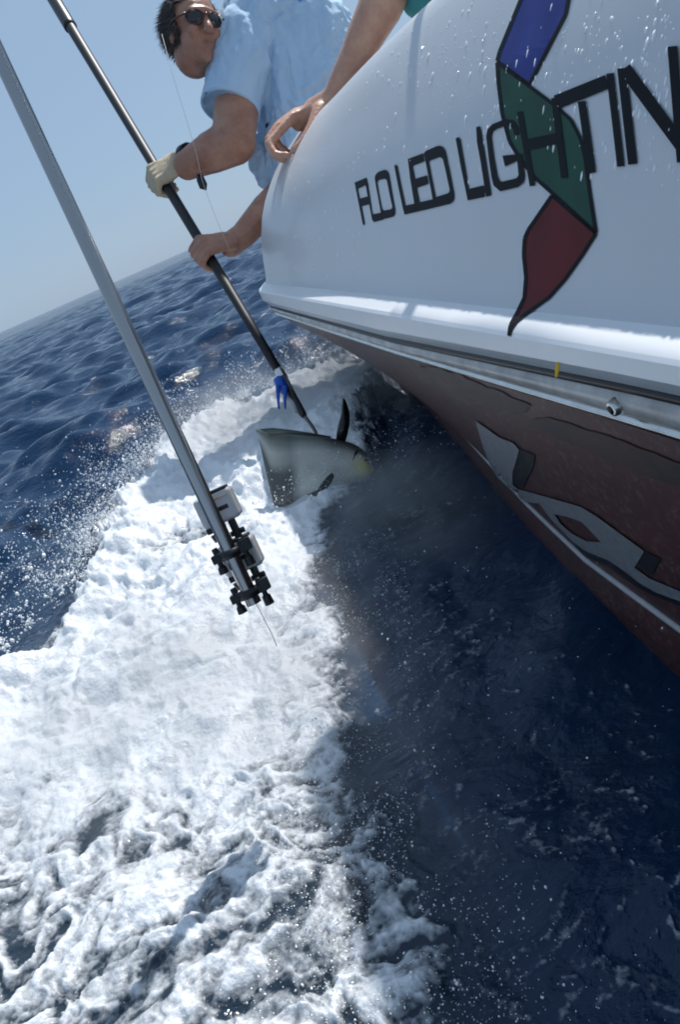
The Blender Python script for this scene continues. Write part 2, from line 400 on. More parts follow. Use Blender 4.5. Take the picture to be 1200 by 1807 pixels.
loft('rubber_band', [station(cst(i), z) for i, z in [(.022, lin(.353, .3385)), (.014, lin(.351, .336)), (.013, lin(.345, .329)), (.019, lin(.342, .326))]], blackm)
chr_, cv, cf = loft('metal_strip', [station(cst(i), z) for i, z in [(.016, lin(.3425, .3265)), (.0125, lin(.338, .323)), (.014, lin(.326, .317)), (.022, lin(.3215, .313)), (.026, lin(.319, .311))]], chinew)
loft('bead', [station(cst(i), z) for i, z in [(.024, lin(.3195, .3115)), (.0165, lin(.3165, .309)), (.018, lin(.3125, .306)), (.028, lin(.311, .304))]], chrome)
def chine(y): return float(np.interp(y, [-1.6, .3, .6, .79, .98, 1.27, 1.73, 2.2], [.36, .33, .322, .329, .352, .398, .473, .530])) - XO
bot = []
for t in np.linspace(0, 1, 15):
    bot.append(station(lambda y, t=t: .022 + (chine(y) - .022) * (t ** 1.15), lambda y, t=t: .308 + (.052 - .308) * t))
redm = bpy.data.materials.new('antifouling_red')
bottom, bv, bf = loft('bottom_flare', bot, None)
low, lv, lf = loft('bottom_panel', [station(lambda y, d=d: chine(y) + d, cst(z)) for d, z in [(0, .0505), (-.006, .02), (0, -.03), (.03, -.10), (.15, -.3)]], None)
# strake along the chine
loft('spray_strake', [station(lambda y, a=a: chine(y) - .0005 + .0042 * math.cos(a), lambda y, a=a: .052 + .0042 * math.sin(a)) for a in np.linspace(0, 2 * math.pi, 9)], mat('strake_grey', (.42, .42, .43), .4, var=.3, vscale=50))
# worn red bottom paint
redm.use_nodes = True; t = redm.node_tree; b = t.nodes['Principled BSDF']; b.inputs['Roughness'].default_value = .42; b.inputs['Specular IOR Level'].default_value = .35
tc = t.nodes.new('ShaderNodeTexCoord')
def tnoise(scale, detail=6, rough=.6):
    n = t.nodes.new('ShaderNodeTexNoise'); n.inputs['Scale'].default_value = scale; n.inputs['Detail'].default_value = detail; n.inputs['Roughness'].default_value = rough
    t.links.new(tc.outputs['Object'], n.inputs['Vector']); return n
def tramp(src, a, ca, bb, cb):
    r = t.nodes.new('ShaderNodeValToRGB'); r.color_ramp.elements[0].position = a; r.color_ramp.elements[0].color = ca; r.color_ramp.elements[1].position = bb; r.color_ramp.elements[1].color = cb
    t.links.new(src, r.inputs[0]); return r
c1 = tramp(tnoise(9).outputs['Fac'], .3, (.080, .027, .025, 1), .72, (.040, .021, .021, 1))
c2 = tramp(tnoise(110, 5, .8).outputs['Fac'], .52, (0, 0, 0, 1), .68, (1, 1, 1, 1))
mx = t.nodes.new('ShaderNodeMix'); mx.data_type = 'RGBA'; mx.inputs[7].default_value = (.17, .115, .105, 1)
mul = t.nodes.new('ShaderNodeMath'); mul.operation = 'MULTIPLY'; mul.inputs[1].default_value = .8
t.links.new(c2.outputs[0], mul.inputs[0]); t.links.new(mul.outputs[0], mx.inputs[0]); t.links.new(c1.outputs[0], mx.inputs[6]); t.links.new(mx.outputs[2], b.inputs['Base Color'])
for o in (bottom, low): o.data.materials.append(redm)
# deck inside the bulwark and closing planes
deckm = mat('cockpit_deck', (.66, .67, .66), .6, var=.1, vscale=40)
g = G(); g.box((1.81, .3, .04), np.eye(3), (1.09, 1.9, .02)); g.obj('cockpit_deck', deckm, boat, False)

# unseen roll on posts, added above the frame to shade water near the camera
g = G(); g.tube([(.876, y, 1.60 + .002 * math.sin(y * 9)) for y in np.linspace(-.6, 1.62, 24)], [.057 + .002 * math.sin(k * 1.7) for k in range(24)], 18); g.obj('added_shade_roll', mat('shade_roll_white', (.7, .7, .68), .9, var=.1), boat)
for yy in (-.5, .5, 1.5):
    g = G(); g.tube([(.84, yy, .70), (.87, yy, 1.57)], .014, 12); g.obj('added_shade_post', chrome, boat)

# ---- decals: outlines drawn over the hull skin, following its curve
ALLV = [Vector(p) for p in tv + rv]; ALLF = [tuple(f) for f in tf] + [tuple(i + len(tv) for i in f) for f in rf]
HULL = BVHTree.FromPolygons(ALLV, ALLF)
BOT = BVHTree.FromPolygons([Vector(p) for p in bv + lv], [tuple(f) for f in bf] + [tuple(i + len(bv) for i in f) for f in lf])
def decal(name, outline, material, tree, lift=.0007, cell=14, parent=boat, holes=()):
    """flat vinyl cut to an outline; the outline is read off the photo and laid on the hull skin"""
    bm = bmesh.new()
    def ring(o):
        vs = [bm.verts.new((p[0], p[1], 0)) for p in o]
        return [bm.edges.new((vs[i], vs[(i + 1) % len(vs)])) for i in range(len(vs))]
    es = ring(outline)
    for h in holes: es += ring(h)
    bmesh.ops.triangle_fill(bm, edges=es, use_beauty=True)
    xs = [v.co.x for v in bm.verts]; ys = [v.co.y for v in bm.verts]
    for lo, hi, ax in ((min(xs), max(xs), 0), (min(ys), max(ys), 1)):
        k = math.floor(lo / cell) + 1
        while k * cell < hi:
            nn = (1, 0, 0) if ax == 0 else (0, 1, 0); co = (k * cell, 0, 0) if ax == 0 else (0, k * cell, 0)
            bmesh.ops.bisect_plane(bm, geom=bm.verts[:] + bm.edges[:] + bm.faces[:], plane_co=co, plane_no=nn); k += 1
    vs, keep = [], []
    e = Vector(EYE)
    for v in bm.verts:
        d = Vector(ray(v.co.x, v.co.y)); hit = tree.ray_cast(e, d)
        if hit[0] is None: keep.append(False); vs.append(v.co.copy()); continue
        n = hit[1] if hit[1].dot(d) < 0 else -hit[1]
        vs.append(hit[0] + n * lift); keep.append(True)
    bm.verts.index_update()
    fs = [[v.index for v in f.verts] for f in bm.faces if all(keep[v.index] for v in f.verts)]
    bm.free()
    return mesh_obj(name, vs, fs, material, parent, False)
def ragged(ol, step=16, amp=3.0, seed=1):
    r_ = random.Random(seed); out = []
    for i in range(len(ol)):
        a, b = np.array(ol[i], float), np.array(ol[(i + 1) % len(ol)], float); n = max(1, int(np.linalg.norm(b - a) / step))
        for k in range(n): out.append(tuple(a + (b - a) * k / n + np.array([r_.gauss(0, amp), r_.gauss(0, amp)])))
    return out
def stroke(pts, w):
    """outline of a mitred stroke along pts, width w (one value or per point)"""
    pts = [np.array(p, float) for p in pts]; n = len(pts)
    if np.isscalar(w): w = [w] * n
    l, r = [], []
    for i in range(n):
        d0 = nrm(pts[i] - pts[i - 1]) if i else nrm(pts[1] - pts[0]); d1 = nrm(pts[i + 1] - pts[i]) if i < n - 1 else d0
        if not i: d0 = d1
        m_ = nrm(np.array([-d0[1] - d1[1], d0[0] + d1[0]])); k = 1 / max(.5, m_ @ np.array([-d0[1], d0[0]]))
        l.append(pts[i] + m_ * w[i] / 2 * k); r.append(pts[i] - m_ * w[i] / 2 * k)
    return [tuple(p) for p in l + r[::-1]]
Z2 = lambda q: [(600 + x / 2, y / 2) for x, y in q]
vinyl = mat('black_vinyl', (.010, .010, .012), .6, var=.3, vscale=20, spec=.15)
ZA = lambda q: [(615 + x / 3.75, 230 + y / 3.75) for x, y in q]
ZB = lambda q: [(860 + x / 3.529, 60 + y / 3.529) for x, y in q]
def pa(*o): return [(ZA(q), ()) for q in o]
def sb_(*st): return [(stroke(ZB(p), np.array(w) / 3.529), ()) for p, w in st]
LETTERS = [
 ('F', pa([(44, 346), (122, 314), (128, 358), (64, 388), (78, 452), (132, 438), (141, 490), (90, 502), (112, 622), (100, 628)])),
 ('L', pa([(112, 320), (122, 314), (133, 360), (160, 540), (166, 556), (222, 544), (240, 590), (172, 608), (160, 590), (124, 400)])),
 ('O', [(ZA([(178, 322), (180, 302), (190, 286), (206, 274), (240, 262), (254, 263), (264, 272), (272, 290), (294, 420), (313, 525), (314, 550), (306, 566), (296, 573), (246, 586), (230, 576), (220, 552), (198, 430)]), [ZA([(194, 346), (200, 332), (214, 326), (242, 321), (254, 325), (260, 338), (278, 430), (295, 504), (291, 518), (282, 523), (242, 531), (230, 526), (224, 512), (208, 430)])])]),
 ('L', pa([(308, 236), (317, 226), (328, 236), (352, 360), (382, 498), (448, 484), (462, 538), (376, 558), (366, 520), (336, 380)])),
 ('E', pa([(398, 190), (500, 152), (508, 206), (428, 236), (446, 322), (524, 298), (536, 354), (456, 382), (476, 476), (564, 456), (574, 512), (456, 540), (440, 480), (414, 320)])),
 ('D', [(ZA([(505, 150), (520, 136), (590, 105), (612, 102), (632, 112), (648, 138), (676, 270), (705, 420), (706, 450), (698, 472), (680, 486), (574, 512), (566, 470), (540, 330), (514, 200)]), [ZA([(536, 206), (552, 198), (604, 179), (620, 180), (632, 194), (652, 280), (676, 392), (674, 408), (662, 418), (582, 442), (560, 330)])])]),
 ('L', pa([(716, 56), (732, 44), (746, 58), (776, 230), (803, 388), (902, 364), (914, 440), (796, 464), (756, 270)])),
 ('I', pa([(852, -20), (876, -28), (884, 0), (918, 210), (952, 424), (950, 432), (918, 439), (906, 364), (884, 220), (858, 80)])),
 ('G', sb_(([(192, 630), (186, 590), (160, 556), (122, 550), (50, 578), (24, 602), (16, 640), (34, 780), (52, 890), (66, 930), (94, 950), (188, 928), (214, 910), (222, 880), (210, 768), (110, 792)], [30, 34, 38, 40, 38, 34, 32, 34, 38, 46, 56, 56, 48, 38, 36, 70]))),
 ('H', sb_(([(210, 484), (290, 946)], 36), ([(428, 398), (490, 896)], 42), ([(248, 692), (472, 645)], 68))),
 ('T', sb_(([(438, 426), (760, 297)], 88), ([(598, 420), (662, 866)], 50))),
 ('I', sb_(([(774, 246), (842, 826)], 46))),
 ('N', sb_(([(848, 214), (916, 812)], 58), ([(866, 214), (1250, 735)], 84), ([(1166, 78), (1225, 800)], 62))),
]
for nm, pieces in LETTERS:
    # the pieces of one letter are one cut of vinyl
    parts = [decal('letter', p, vinyl, HULL, .0011 + .00012 * i, holes=h) for i, (p, h) in enumerate(pieces)]
    V, Fc = [], []
    for o in parts:
        k = len(V); V += [v.co.copy() for v in o.data.vertices]; Fc += [tuple(i + k for i in p.vertices) for p in o.data.polygons]
    for o in parts: bpy.data.objects.remove(o)
    o = mesh_obj('letter', V, Fc, vinyl, boat, False); o['label'] = 'black capital letter %s on the white hull side' % nm
blue = [(690, -160), (860, -160), (812, -10), (800, 52), (672, 300), (558, 216), (566, 184), (642, -2)]
green = [(558, 222), (668, 302), (762, 372), (820, 424), (854, 490), (870, 560), (886, 680), (908, 822), (760, 688), (690, 626), (640, 562), (602, 500), (576, 404), (562, 290)]
red = [(752, 690), (908, 824), (860, 900), (800, 985), (740, 1052), (664, 1106), (626, 1134), (608, 1160), (600, 1186), (604, 1150), (632, 1098), (654, 1052), (660, 980), (652, 900), (655, 842), (668, 812)]
for nm, ol, c, c2, lb in (('ribbon', blue, (.035, .055, .26), (.02, .03, .16), 'blue upper fold of the ribbon emblem'), ('ribbon', green, (.022, .085, .052), (.018, .06, .04), 'green middle fold of the ribbon emblem'), ('ribbon', red, (.15, .016, .018), (.09, .012, .014), 'red lower fold of the ribbon emblem')):
    o = decal(nm, Z2(ol), mat(lb.split()[0] + '_vinyl', c, .55, col2=c2, vscale=14, spec=.2), HULL, .0006); o['label'] = lb
for ol in (blue, green, red):
    q = Z2(ol) + [Z2(ol)[0]]
    segs = [decal('ribbon_edge', stroke(q[i:i + 2], 6.5), vinyl, HULL, .0009) for i in range(len(q) - 1)]
    V, Fc = [], []
    for o in segs:
        k = len(V); V += [v.co.copy() for v in o.data.vertices]; Fc += [tuple(i + k for i in p.vertices) for p in o.data.polygons]
        bpy.data.objects.remove(o)
    mesh_obj('ribbon_edge', V, Fc, vinyl, boat, False)
Z6 = lambda q: [(840 + x * .31, 640 + y * .31) for x, y in q]
gg = [(5, 325), (60, 362), (140, 420), (220, 450), (256, 490), (236, 560), (217, 620), (217, 690), (250, 715), (400, 755), (610, 815), (700, 870), (970, 1066), (915, 1160), (1000, 1222), (1190, 1300), (1190, 1356), (1040, 1302), (940, 1246), (860, 1182), (760, 1116), (640, 1070), (560, 1012), (430, 880), (370, 796), (270, 786), (230, 742), (130, 652), (80, 560), (50, 480)]
hole = [(456, 856), (540, 874), (612, 900), (662, 950), (722, 1016), (640, 1010), (560, 970), (490, 910)]
greyv = mat('worn_grey_vinyl', (.19, .205, .22), .5, var=.3, vscale=120)
o = decal('bottom_graphic', Z6(gg), greyv, BOT, .0022, cell=7, holes=[Z6(hole)]); o['label'] = 'grey flame shaped graphic on the red bottom'
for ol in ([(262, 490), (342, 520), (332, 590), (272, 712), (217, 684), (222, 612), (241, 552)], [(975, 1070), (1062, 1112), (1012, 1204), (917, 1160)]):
    decal('graphic_black', Z6(ol), blackm, BOT, .0013)  # black blocks of the bottom graphic
mott = mat('worn_black_paint', (.016, .014, .015), .5, col2=(.060, .026, .024), vscale=38)
decal('black_band', ragged(Z6([(290, 356), (330, 322), (420, 312), (560, 350), (840, 440), (1200, 585), (1200, 716), (1000, 650), (800, 570), (600, 480), (450, 420)]), 12, .9), mott, BOT, .0012)
decal('black_band', ragged(Z6([(-330, 20), (-200, 30), (0, 105), (150, 160), (320, 250), (280, 290), (100, 270), (-40, 215), (-160, 120)]), 10, 1.5, 2), mott, BOT, .0012)
# black edge under the grey graphic
decal('graphic_black', Z6([(560, 1013), (640, 1071), (760, 1117), (860, 1183), (940, 1247), (1040, 1303), (1190, 1357), (1190, 1390), (1030, 1330), (900, 1260), (760, 1150), (640, 1110), (575, 1050)]), blackm, BOT, .0011)
# drain fitting, yellow tag
def on(px, py, tree, lift=0):
    d = Vector(ray(px, py)); h = tree.ray_cast(Vector(EYE), d)
    if h[0] is None: h = tree.find_nearest(Vector(at(px, py, .55)))
    n = h[1] if h[1].dot(d) < 0 else -h[1]
    return np.array(h[0] + n * lift), np.array(n)
STRIP = BVHTree.FromPolygons([Vector(p) for p in cv], [tuple(f) for f in cf])
c, n = on(1090, 716, STRIP)
g = G(); tt = np.array([0, 1., 0]); g.tube([c - n * .002, c + n * .006], [.0075, .006], 16); g.obj('drain_fitting', chrome, boat, True, .001)
g = G(); g.tube([c + n * .0062, c + n * .0066], .0035, 12); g.obj('drain_hole', blackm, boat)
g = G(); a0, n0 = on(986, 640, HULL); g.tube([at(985, 640, .62), at(984, 652, .62), at(982, 666, .618)], [.0018, .0022, .0012], 8, flat=.4); 
yel = g.obj('tag', mat('yellow_tag', (.75, .42, .02), .5), boat); yel['label'] = 'small yellow tag under the rub rail'
# seam line and scuff under the rail
# beads of sea water on the white side
bd = G(); rb = random.Random(5)
ico = bmesh.new(); bmesh.ops.create_icosphere(ico, subdivisions=1, radius=1); IV = np.array([v.co[:] for v in ico.verts]); ico.verts.index_update(); IF = [tuple(v.index for v in f.verts) for f in ico.faces]; ico.free()
cnt = 0
while cnt < 620:
    u = rb.random()
    if u < .55: px, py = rb.uniform(640, 1190), rb.gauss(110, 75)
    elif u < .75: px, py = rb.uniform(470, 640), rb.uniform(250, 500)
    else: px, py = rb.uniform(600, 1200), rb.uniform(80, 330)
    if py < -60: continue
    d = Vector(ray(px, py)); h = HULL.ray_cast(Vector(EYE), d)
    if h[0] is None: continue
    n = np.array(h[1] if h[1].dot(d) < 0 else -h[1]); r = .0008 + .0019 * rb.random() ** 3
    dn = nrm(np.array([0, 0, -1.]) - n * (np.array([0, 0, -1.]) @ n)); s = np.cross(n, dn)
    q = IV[:, :1] * s * r * .8 + IV[:, 1:2] * dn * r * (1 + 1.4 * rb.random()) + IV[:, 2:] * n * r * .55
    bd.add(np.array(h[0]) + q, IF); cnt += 1
o = bd.obj('water_beads', mat('water_bead', (.93, .94, .95), .05, spec=.8), boat); o['kind'] = 'stuff'

# ================================================================== MAN WITH THE GAFF
skin = mat('sunned_skin', (.50, .265, .175), .40, col2=(.32, .14, .09), vscale=16, bump=.45, bscale=120, sss=.12)
skin2 = mat('pale_tan_skin', (.64, .38, .26), .42, col2=(.46, .22, .15), vscale=20, bump=.45, bscale=120, sss=.12)
def frame(f, u):
    f = nrm(f); u = nrm(np.asarray(u) - f * (np.asarray(u) @ f)); return f, u, np.cross(f, u)
IR, IU = CXV, CYV                      # directions to the right and up in the photo
TC = -CF                               # towards the camera
def gaff_pt(py):
    px = 95 + (py - 0) * (495 - 95) / 660.0
    k = 1 / 2.27 + (py - 450) * (1 / 1.86 - 1 / 2.27) / (765 - 450) * .8
    return at(px, py, 1 / k)
GAX = nrm(gaff_pt(300) - gaff_pt(470))
def grip(g, c, ax, w, R, s=1.0, tsign=1):
    """closed hand round a shaft: c on the shaft, ax thumb-ward along it, w towards the wrist"""
    ax = nrm(ax); w = nrm(w - ax * (w @ ax)); n = np.cross(ax, w) * tsign
    off = [.030, .010, -.010, -.029]; ln = [1, 1.06, 1.0, .86]
    wr = c + w * .088 * s + n * (R + .006)
    for o, l in zip(off, ln):
        b = c + ax * o * s
        k1 = b + n * (R + .015 * s) - w * .010 * s * l
        k2 = b + n * (R * .1) - w * (R + .020 * s) * l
        k3 = b - n * (R + .010 * s) - w * .010 * s
        k4 = b - n * (R + .009 * s) + w * .016 * s
        g.limb([wr + ax * o * .55 * s - w * .02 * s, k1], [.0115 * s, .0105 * s])
        g.limb([k1, k2, k3, k4], [.0108 * s, .0096 * s, .0088 * s, .0078 * s])
    pc = c + n * (R + .011 * s) + w * .036 * s
    g.ball(pc, (.047 * s, .036 * s, .0145 * s), [w, ax, n])
    t0 = c + w * .058 * s + ax * .026 * s + n * .008 * s; t1 = c + w * .030 * s + ax * .047 * s - n * .006 * s
    t2 = c + w * .004 * s + ax * .048 * s - n * (R + .004 * s); t3 = c - w * .018 * s + ax * .040 * s - n * (R + .008 * s)
    g.limb([t0, t1, t2, t3], [.017 * s, .0125 * s, .0105 * s, .0085 * s])
    return wr

man = thing('person', 'man in light blue short sleeved shirt and sunglasses leaning out with the gaff', 'person')
body = G()
HC = at(343, 60, 2.36); HS = .90
hf, hu, hr = frame(IR * .52 + TC * .80 - IU * .10, IU * .97 - IR * .20)
HA = [hf, hr, hu]
def hp(f, r, u): return HC + (hf * f + hr * r + hu * u) * HS
body.ball(hp(-.012, 0, .035), np.array((.100, .079, .092)) * HS, HA)
body.ball(hp(.026, 0, -.030), np.array((.064, .064, .080)) * HS, HA)
body.ball(hp(.042, 0, -.082), np.array((.042, .041, .028)) * HS, HA)           # jaw
body.ball(hp(.074, 0, -.098), np.array((.017, .021, .015)) * HS, HA)           # chin
body.limb([hp(.088, 0, .022), hp(.112, 0, -.026)], list(np.array([.010, .0155]) * HS))   # nose
body.ball(hp(.105, .012, -.030), .009 * HS); body.ball(hp(.105, -.012, -.030), .009 * HS)
body.limb([hp(.080, -.040, .036), hp(.092, 0, .038), hp(.080, .040, .036)], list(np.array([.012, .012, .012]) * HS))  # brow
body.ball(hp(.072, .036, -.020), np.array((.020, .024, .022)) * HS, HA); body.ball(hp(.072, -.036, -.020), np.array((.020, .024, .022)) * HS, HA)
body.limb([hp(.080, -.022, -.062), hp(.089, 0, -.061), hp(.080, .022, -.062)], list(np.array([.006, .0075, .006]) * HS))
body.limb([hp(.078, -.018, -.074), hp(.085, 0, -.074), hp(.078, .018, -.074)], list(np.array([.006, .0075, .006]) * HS))
for s in (-1, 1): body.ball(hp(-.012, s * .078, -.010), np.array((.020, .007, .028)) * HS, HA)
SH1 = at(432, 78, 2.42); SH2 = at(560, 60, 2.62); CH = at(520, 85, 2.52)
body.limb([hp(-.02, 0, -.06), at(425, 45, 2.47), CH], [.062, .062, .09])
EL1 = at(412, 250, 2.36)
GC = gaff_pt(318); w1 = nrm(at(335, 296, 2.43) - GC)
WR1 = GC + nrm(w1 - GAX * (w1 @ GAX)) * .085
body.limb([SH1, at(418, 175, 2.38), EL1], [.074, .069, .066])
body.limb([EL1, at(375, 268, 2.38), at(330, 291, 2.41), WR1 + (GC - WR1) * .1], [.067, .060, .044, .034])
LC = gaff_pt(448); w2 = nrm(at(425, 424, 2.31) - LC)
grip(body, LC, GAX, w2, .015, 1.12, -1)
body.limb([LC + w2 * .075, at(428, 416, 2.33), at(470, 370, 2.42), at(540, 300, 2.60), SH2], [.036, .037, .048, .054, .07])
T1, T2, T3 = at(535, 95, 2.53), at(560, 215, 2.53), at(590, 330, 2.55)
body.limb([CH, T1, T2, T3], [.15, .16, .16, .15])
HIP = np.array([.92, 2.33, .55]); body.limb([T3, HIP], [.15, .15])
for dx, dy in ((-.02, -.30), (.28, -.14)):
    body.limb([HIP + np.array([dx * .3, dy * .3, 0]), np.array([.90 + dx, 2.30 + dy, .36]), np.array([.92 + dx, 2.22 + dy, .10])], [.10, .075, .05])
    body.limb([np.array([.92 + dx, 2.24 + dy, .095]), np.array([.82 + dx, 2.22 + dy, .085])], [.035, .03])
V, N, Fc = fused(body, .0054, 2)
mb = mesh_obj('body', V, Fc, skin, man)
# shirt
sh = G()
sh.limb([at(452, 48, 2.44), CH, T1, T2, at(572, 290, 2.535)], [.105, .172, .182, .186, .192])
sh.limb([SH1, at(424, 120, 2.40), at(408, 184, 2.385)], [.100, .093, .088])
sh.f = [f for f in sh.f]
sh.limb([CH, SH2, at(585, 130, 2.66)], [.14, .11, .09])
sh.ball(at(470, 285, 2.52), (.05, .06, .09), [IR, TC, IU])
V, N, Fc = fused(sh, .0055, 5)
d1 = nrm(at(408, 184, 2.385) - SH1)
base = V @ np.array([1, 1, 1.])
tors = nrm(T3 - CH)
q = V.copy(); q = q - np.outer(q @ tors, tors) * .55          # folds run along the body
wr = ridged(q * 9.5 + np.stack([fbm(V * 4, 2, 5)] * 3, 1) * 1.3, 3, 8) - .45
wr2 = fbm(V * 26, 3, 9)
slv = np.clip(1 - np.abs((V - SH1) @ nrm(np.cross(d1, TC))) / .14, 0, 1) * ((V - SH1) @ d1 > -.02)
axd = (V - SH1) @ d1; rad_ = np.linalg.norm(V - SH1 - np.outer(axd, d1), axis=1); L_s = np.linalg.norm(at(408, 184, 2.385) - SH1)
onsl = (axd > L_s * .4) & (rad_ < .125)
V = V + N * ((.030 * wr + .007 * wr2) * np.where(onsl, np.clip(1 - (axd - L_s * .4) / (L_s * .6), .25, 1), 1))[:, None]
cut = onsl & (axd > L_s + .004); Fc = [f for f in Fc if not all(cut[i] for i in f)]
shirt = mat('light_blue_cotton', (.50, .66, .82), .85, spec=.2, var=.08, vscale=18, bump=.2, bscale=420)
so_ = mesh_obj('shirt', V, Fc, shirt, man)
# hem ring of the sleeve, hollow
hc = at(408, 184, 2.385); he = hc + d1 * .012
g = G(); g.tube([he - d1 * .035, he - d1 * .004, he + d1 * .006, he + d1 * .006, he - d1 * .02], [.0885, .0905, .0905, .084, .078], 28, cap=False)
g.obj('sleeve_hem', shirt, man)
# collar
g = G(); cc = at(505, 0, 2.44); ca, cb, cd = frame(hp(-.02, 0, -.06) - CH, IU)
pts = [cc + .085 * (math.cos(a) * cb + math.sin(a) * cd) for a in np.linspace(.6, 5.6, 22)]
g.tube(pts, .018, 8, flat=2.0, ref=ca); g.obj('collar', mat('blue_collar', (.16, .36, .68), .8, var=.1), man)
g = G(); g.limb([np.array([.80, 2.37, .56]), HIP], [.165, .165])
for dx, dy in ((-.02, -.30), (.28, -.14)): g.limb([HIP + np.array([dx * .3, dy * .3, 0]), np.array([.90 + dx, 2.30 + dy, .34])], [.115, .10])
V, N, Fc = fused(g, .012, 4); mesh_obj('shorts', V, Fc, mat('navy_shorts', (.03, .045, .09), .85), man)
# hair: cap plus strands
hairm = mat('dark_grey_hair', (.135, .120, .108), .55, var=.6, vscale=90)
g = G(); g.ball(hp(-.026, 0, .036), np.array((.103, .093, .100)) * HS, HA, 24, 16)
hv, hfaces = np.array(g.v), g.f
loc = (hv - HC) @ np.array(HA).T / HS
keep = [(l[2] > .072 or (l[0] < .034 and l[2] > -.03) or (l[0] < .018 and l[2] > -.10)) for l in loc]
hfaces = [f for f in hfaces if all(keep[i] for i in f)]
ho = mesh_obj('hair', hv + (rng.random((len(hv), 3)) - .5) * .006, hfaces, hairm, man)
sg = G(); rr = random.Random(3); k = 0
while k < 5200:
    v = nrm([rr.gauss(0, 1), rr.gauss(0, 1), rr.gauss(0, 1)])
    l = np.array([-.026, 0, .036]) + v * np.array([.103, .093, .100])
    if not (l[2] > .074 or (l[0] < .034 and l[2] > -.035) or (l[0] < .018 and l[2] > -.10)): continue
    p = hp(*l); nn = nrm(hf * v[0] + hr * v[1] + hu * v[2])
    dr = nrm(nn * .35 - hf * .75 - hu * .35 + np.array([rr.gauss(0, .22) for _ in range(3)]))
    ln = .016 + .022 * rr.random(); s = nrm(np.cross(dr, nn) + 1e-3) * .0011
    o2 = np.cross(s, dr) ; sg.add([p - s, p + s, p + nrm(o2) * .001, p + dr * ln], [(0, 1, 3), (1, 2, 3), (2, 0, 3)]); k += 1
o = sg.obj('hair_strands', hairm, ho); o['kind'] = 'stuff'
# stubble shadow of a short beard on the jaw: short strands
sg = G(); k = 0
# sunglasses
lens = mat('dark_lens', (.012, .012, .014), .06, spec=.8); frm = mat('tortoise_frame', (.10, .045, .03), .2)
gl = G()
for s in (-1, 1):
    c = hp(.088, s * .036, .014); out_ = nrm(hf + hr * s * .5)
    a_, b_, c_ = frame(out_, hu); gl.ball(c, (.005, .025, .018), [a_, c_, b_], 20, 12)
so2 = gl.obj('sunglasses', lens, man)
g = G(); g.tube([hp(.100, -.012, .020), hp(.107, 0, .022), hp(.100, .012, .020)], .0028, 8)
for s in (-1, 1):
    c = hp(.090, s * .036, .014); out_ = nrm(hf + hr * s * .45); a_, b_, c_ = frame(out_, hu)
    ring = [c + .026 * math.cos(t_) * c_ + .019 * math.sin(t_) * b_ for t_ in np.linspace(0, 2 * math.pi, 25)]
    g.tube(ring, .0022, 6, cap=False)
    g.tube([hp(.090, s * .066, .020), hp(.03, s * .086, .020), hp(-.02, s * .087, .008)], .003, 8)
g.obj('sunglasses_frame', frm, so2)
# glove on the upper hand
gv = G(); grip(gv, GC, GAX, w1, .016, 1.20, -1)
gn = -np.cross(nrm(GAX), nrm(w1 - GAX * (w1 @ GAX)))
gv.ball(GC + nrm(w1) * .03 + gn * .024, (.062, .046, .022), [nrm(w1 - GAX * (w1 @ GAX)), GAX, gn])
V, N, Fc = fused(gv, .0042, 7)
gm = mat('cream_leather', (.62, .50, .33), .6, col2=(.44, .36, .25), vscale=34, bump=.3, bscale=140)
glv = mesh_obj('glove', V + N * (.0022 * fbm(V * 60, 3, 4))[:, None], Fc, gm, man)
WD = nrm(at(372, 268, 2.38) - WR1)
g = G(); a_, b_, c_ = frame(WD, IU); cc = WR1 + WD * .022 + gn * .004
g.tube([cc - WD * .011, cc - WD * .010, cc + WD * .010, cc + WD * .011], [.045, .051, .051, .045], 24); g.obj('wrist_strap', blackm, glv)
# loose strap end: a glossy loop hanging under the forearm
g = G(); c0 = at(349, 308, 2.35); g.tube([c0, at(350, 318, 2.35), at(355, 330, 2.35), at(362, 333, 2.35), at(362, 325, 2.35), at(356, 313, 2.35), at(352, 306, 2.35)], [.004, .006, .007, .006, .006, .006, .004], 10)
g.ball(at(355.5, 321, 2.351), (.007, .004, .017), [nrm(IR + IU * .3), TC, nrm(IU - IR * .45)])
g.obj('strap_end', mat('glossy_black', (.02, .02, .022), .12), glv)

# ================================================================== SECOND PERSON (arm on the gunwale)
p2 = thing('person', 'bare forearm and loosely curled hand resting on the gunwale, teal shirt at frame top', 'person')
b2 = G()
WR = at(590, 175, 1.870); 
b2.limb([WR, at(622, 110, 1.840), at(672, 10, 1.810), at(705, -70, 1.88), at(780, -190, 1.86)], [.030, .036, .052, .056, .06])
H1 = at(556, 195, 1.910)
b2.limb([WR, H1], [.029, .030]); b2.ball(at(545, 205, 1.910), (.050, .034, .024), [nrm(at(530, 215, 1.910) - WR), nrm(TC), nrm(np.cross(nrm(at(530, 215, 1.910) - WR), TC))])
K = [(516, 207, 1.890), (518, 203, 1.920), (522, 200, 1.950), (528, 198, 1.975)]
J = [(489, 236, 1.875), (487, 228, 1.910), (490, 222, 1.945), (497, 217, 1.975)]
I_ = [(474, 254, 1.865), (473, 249, 1.900), (477, 243, 1.940), (484, 236, 1.975)]
M_ = [(486, 274, 1.855), (482, 272, 1.895), (486, 266, 1.935), (492, 256, 1.970)]
E_ = [(508, 274, 1.845), (500, 283, 1.890), (503, 277, 1.930), (506, 266, 1.965)]
for k_, j_, i_, m_, e_ in zip(K, J, I_, M_, E_):
    b2.limb([at(552, 195, (k_[2] + 1.910) / 2 + .005), at(*k_)], [.016, .0135])
    b2.limb([at(*k_), at(*j_), at(*i_), at(*m_), at(*e_)], [.0135, .0118, .0112, .0102, .0090])
b2.limb([at(566, 196, 1.865), at(553, 225, 1.845), at(538, 247, 1.835), at(520, 266, 1.830)], [.022, .017, .0135, .0105])
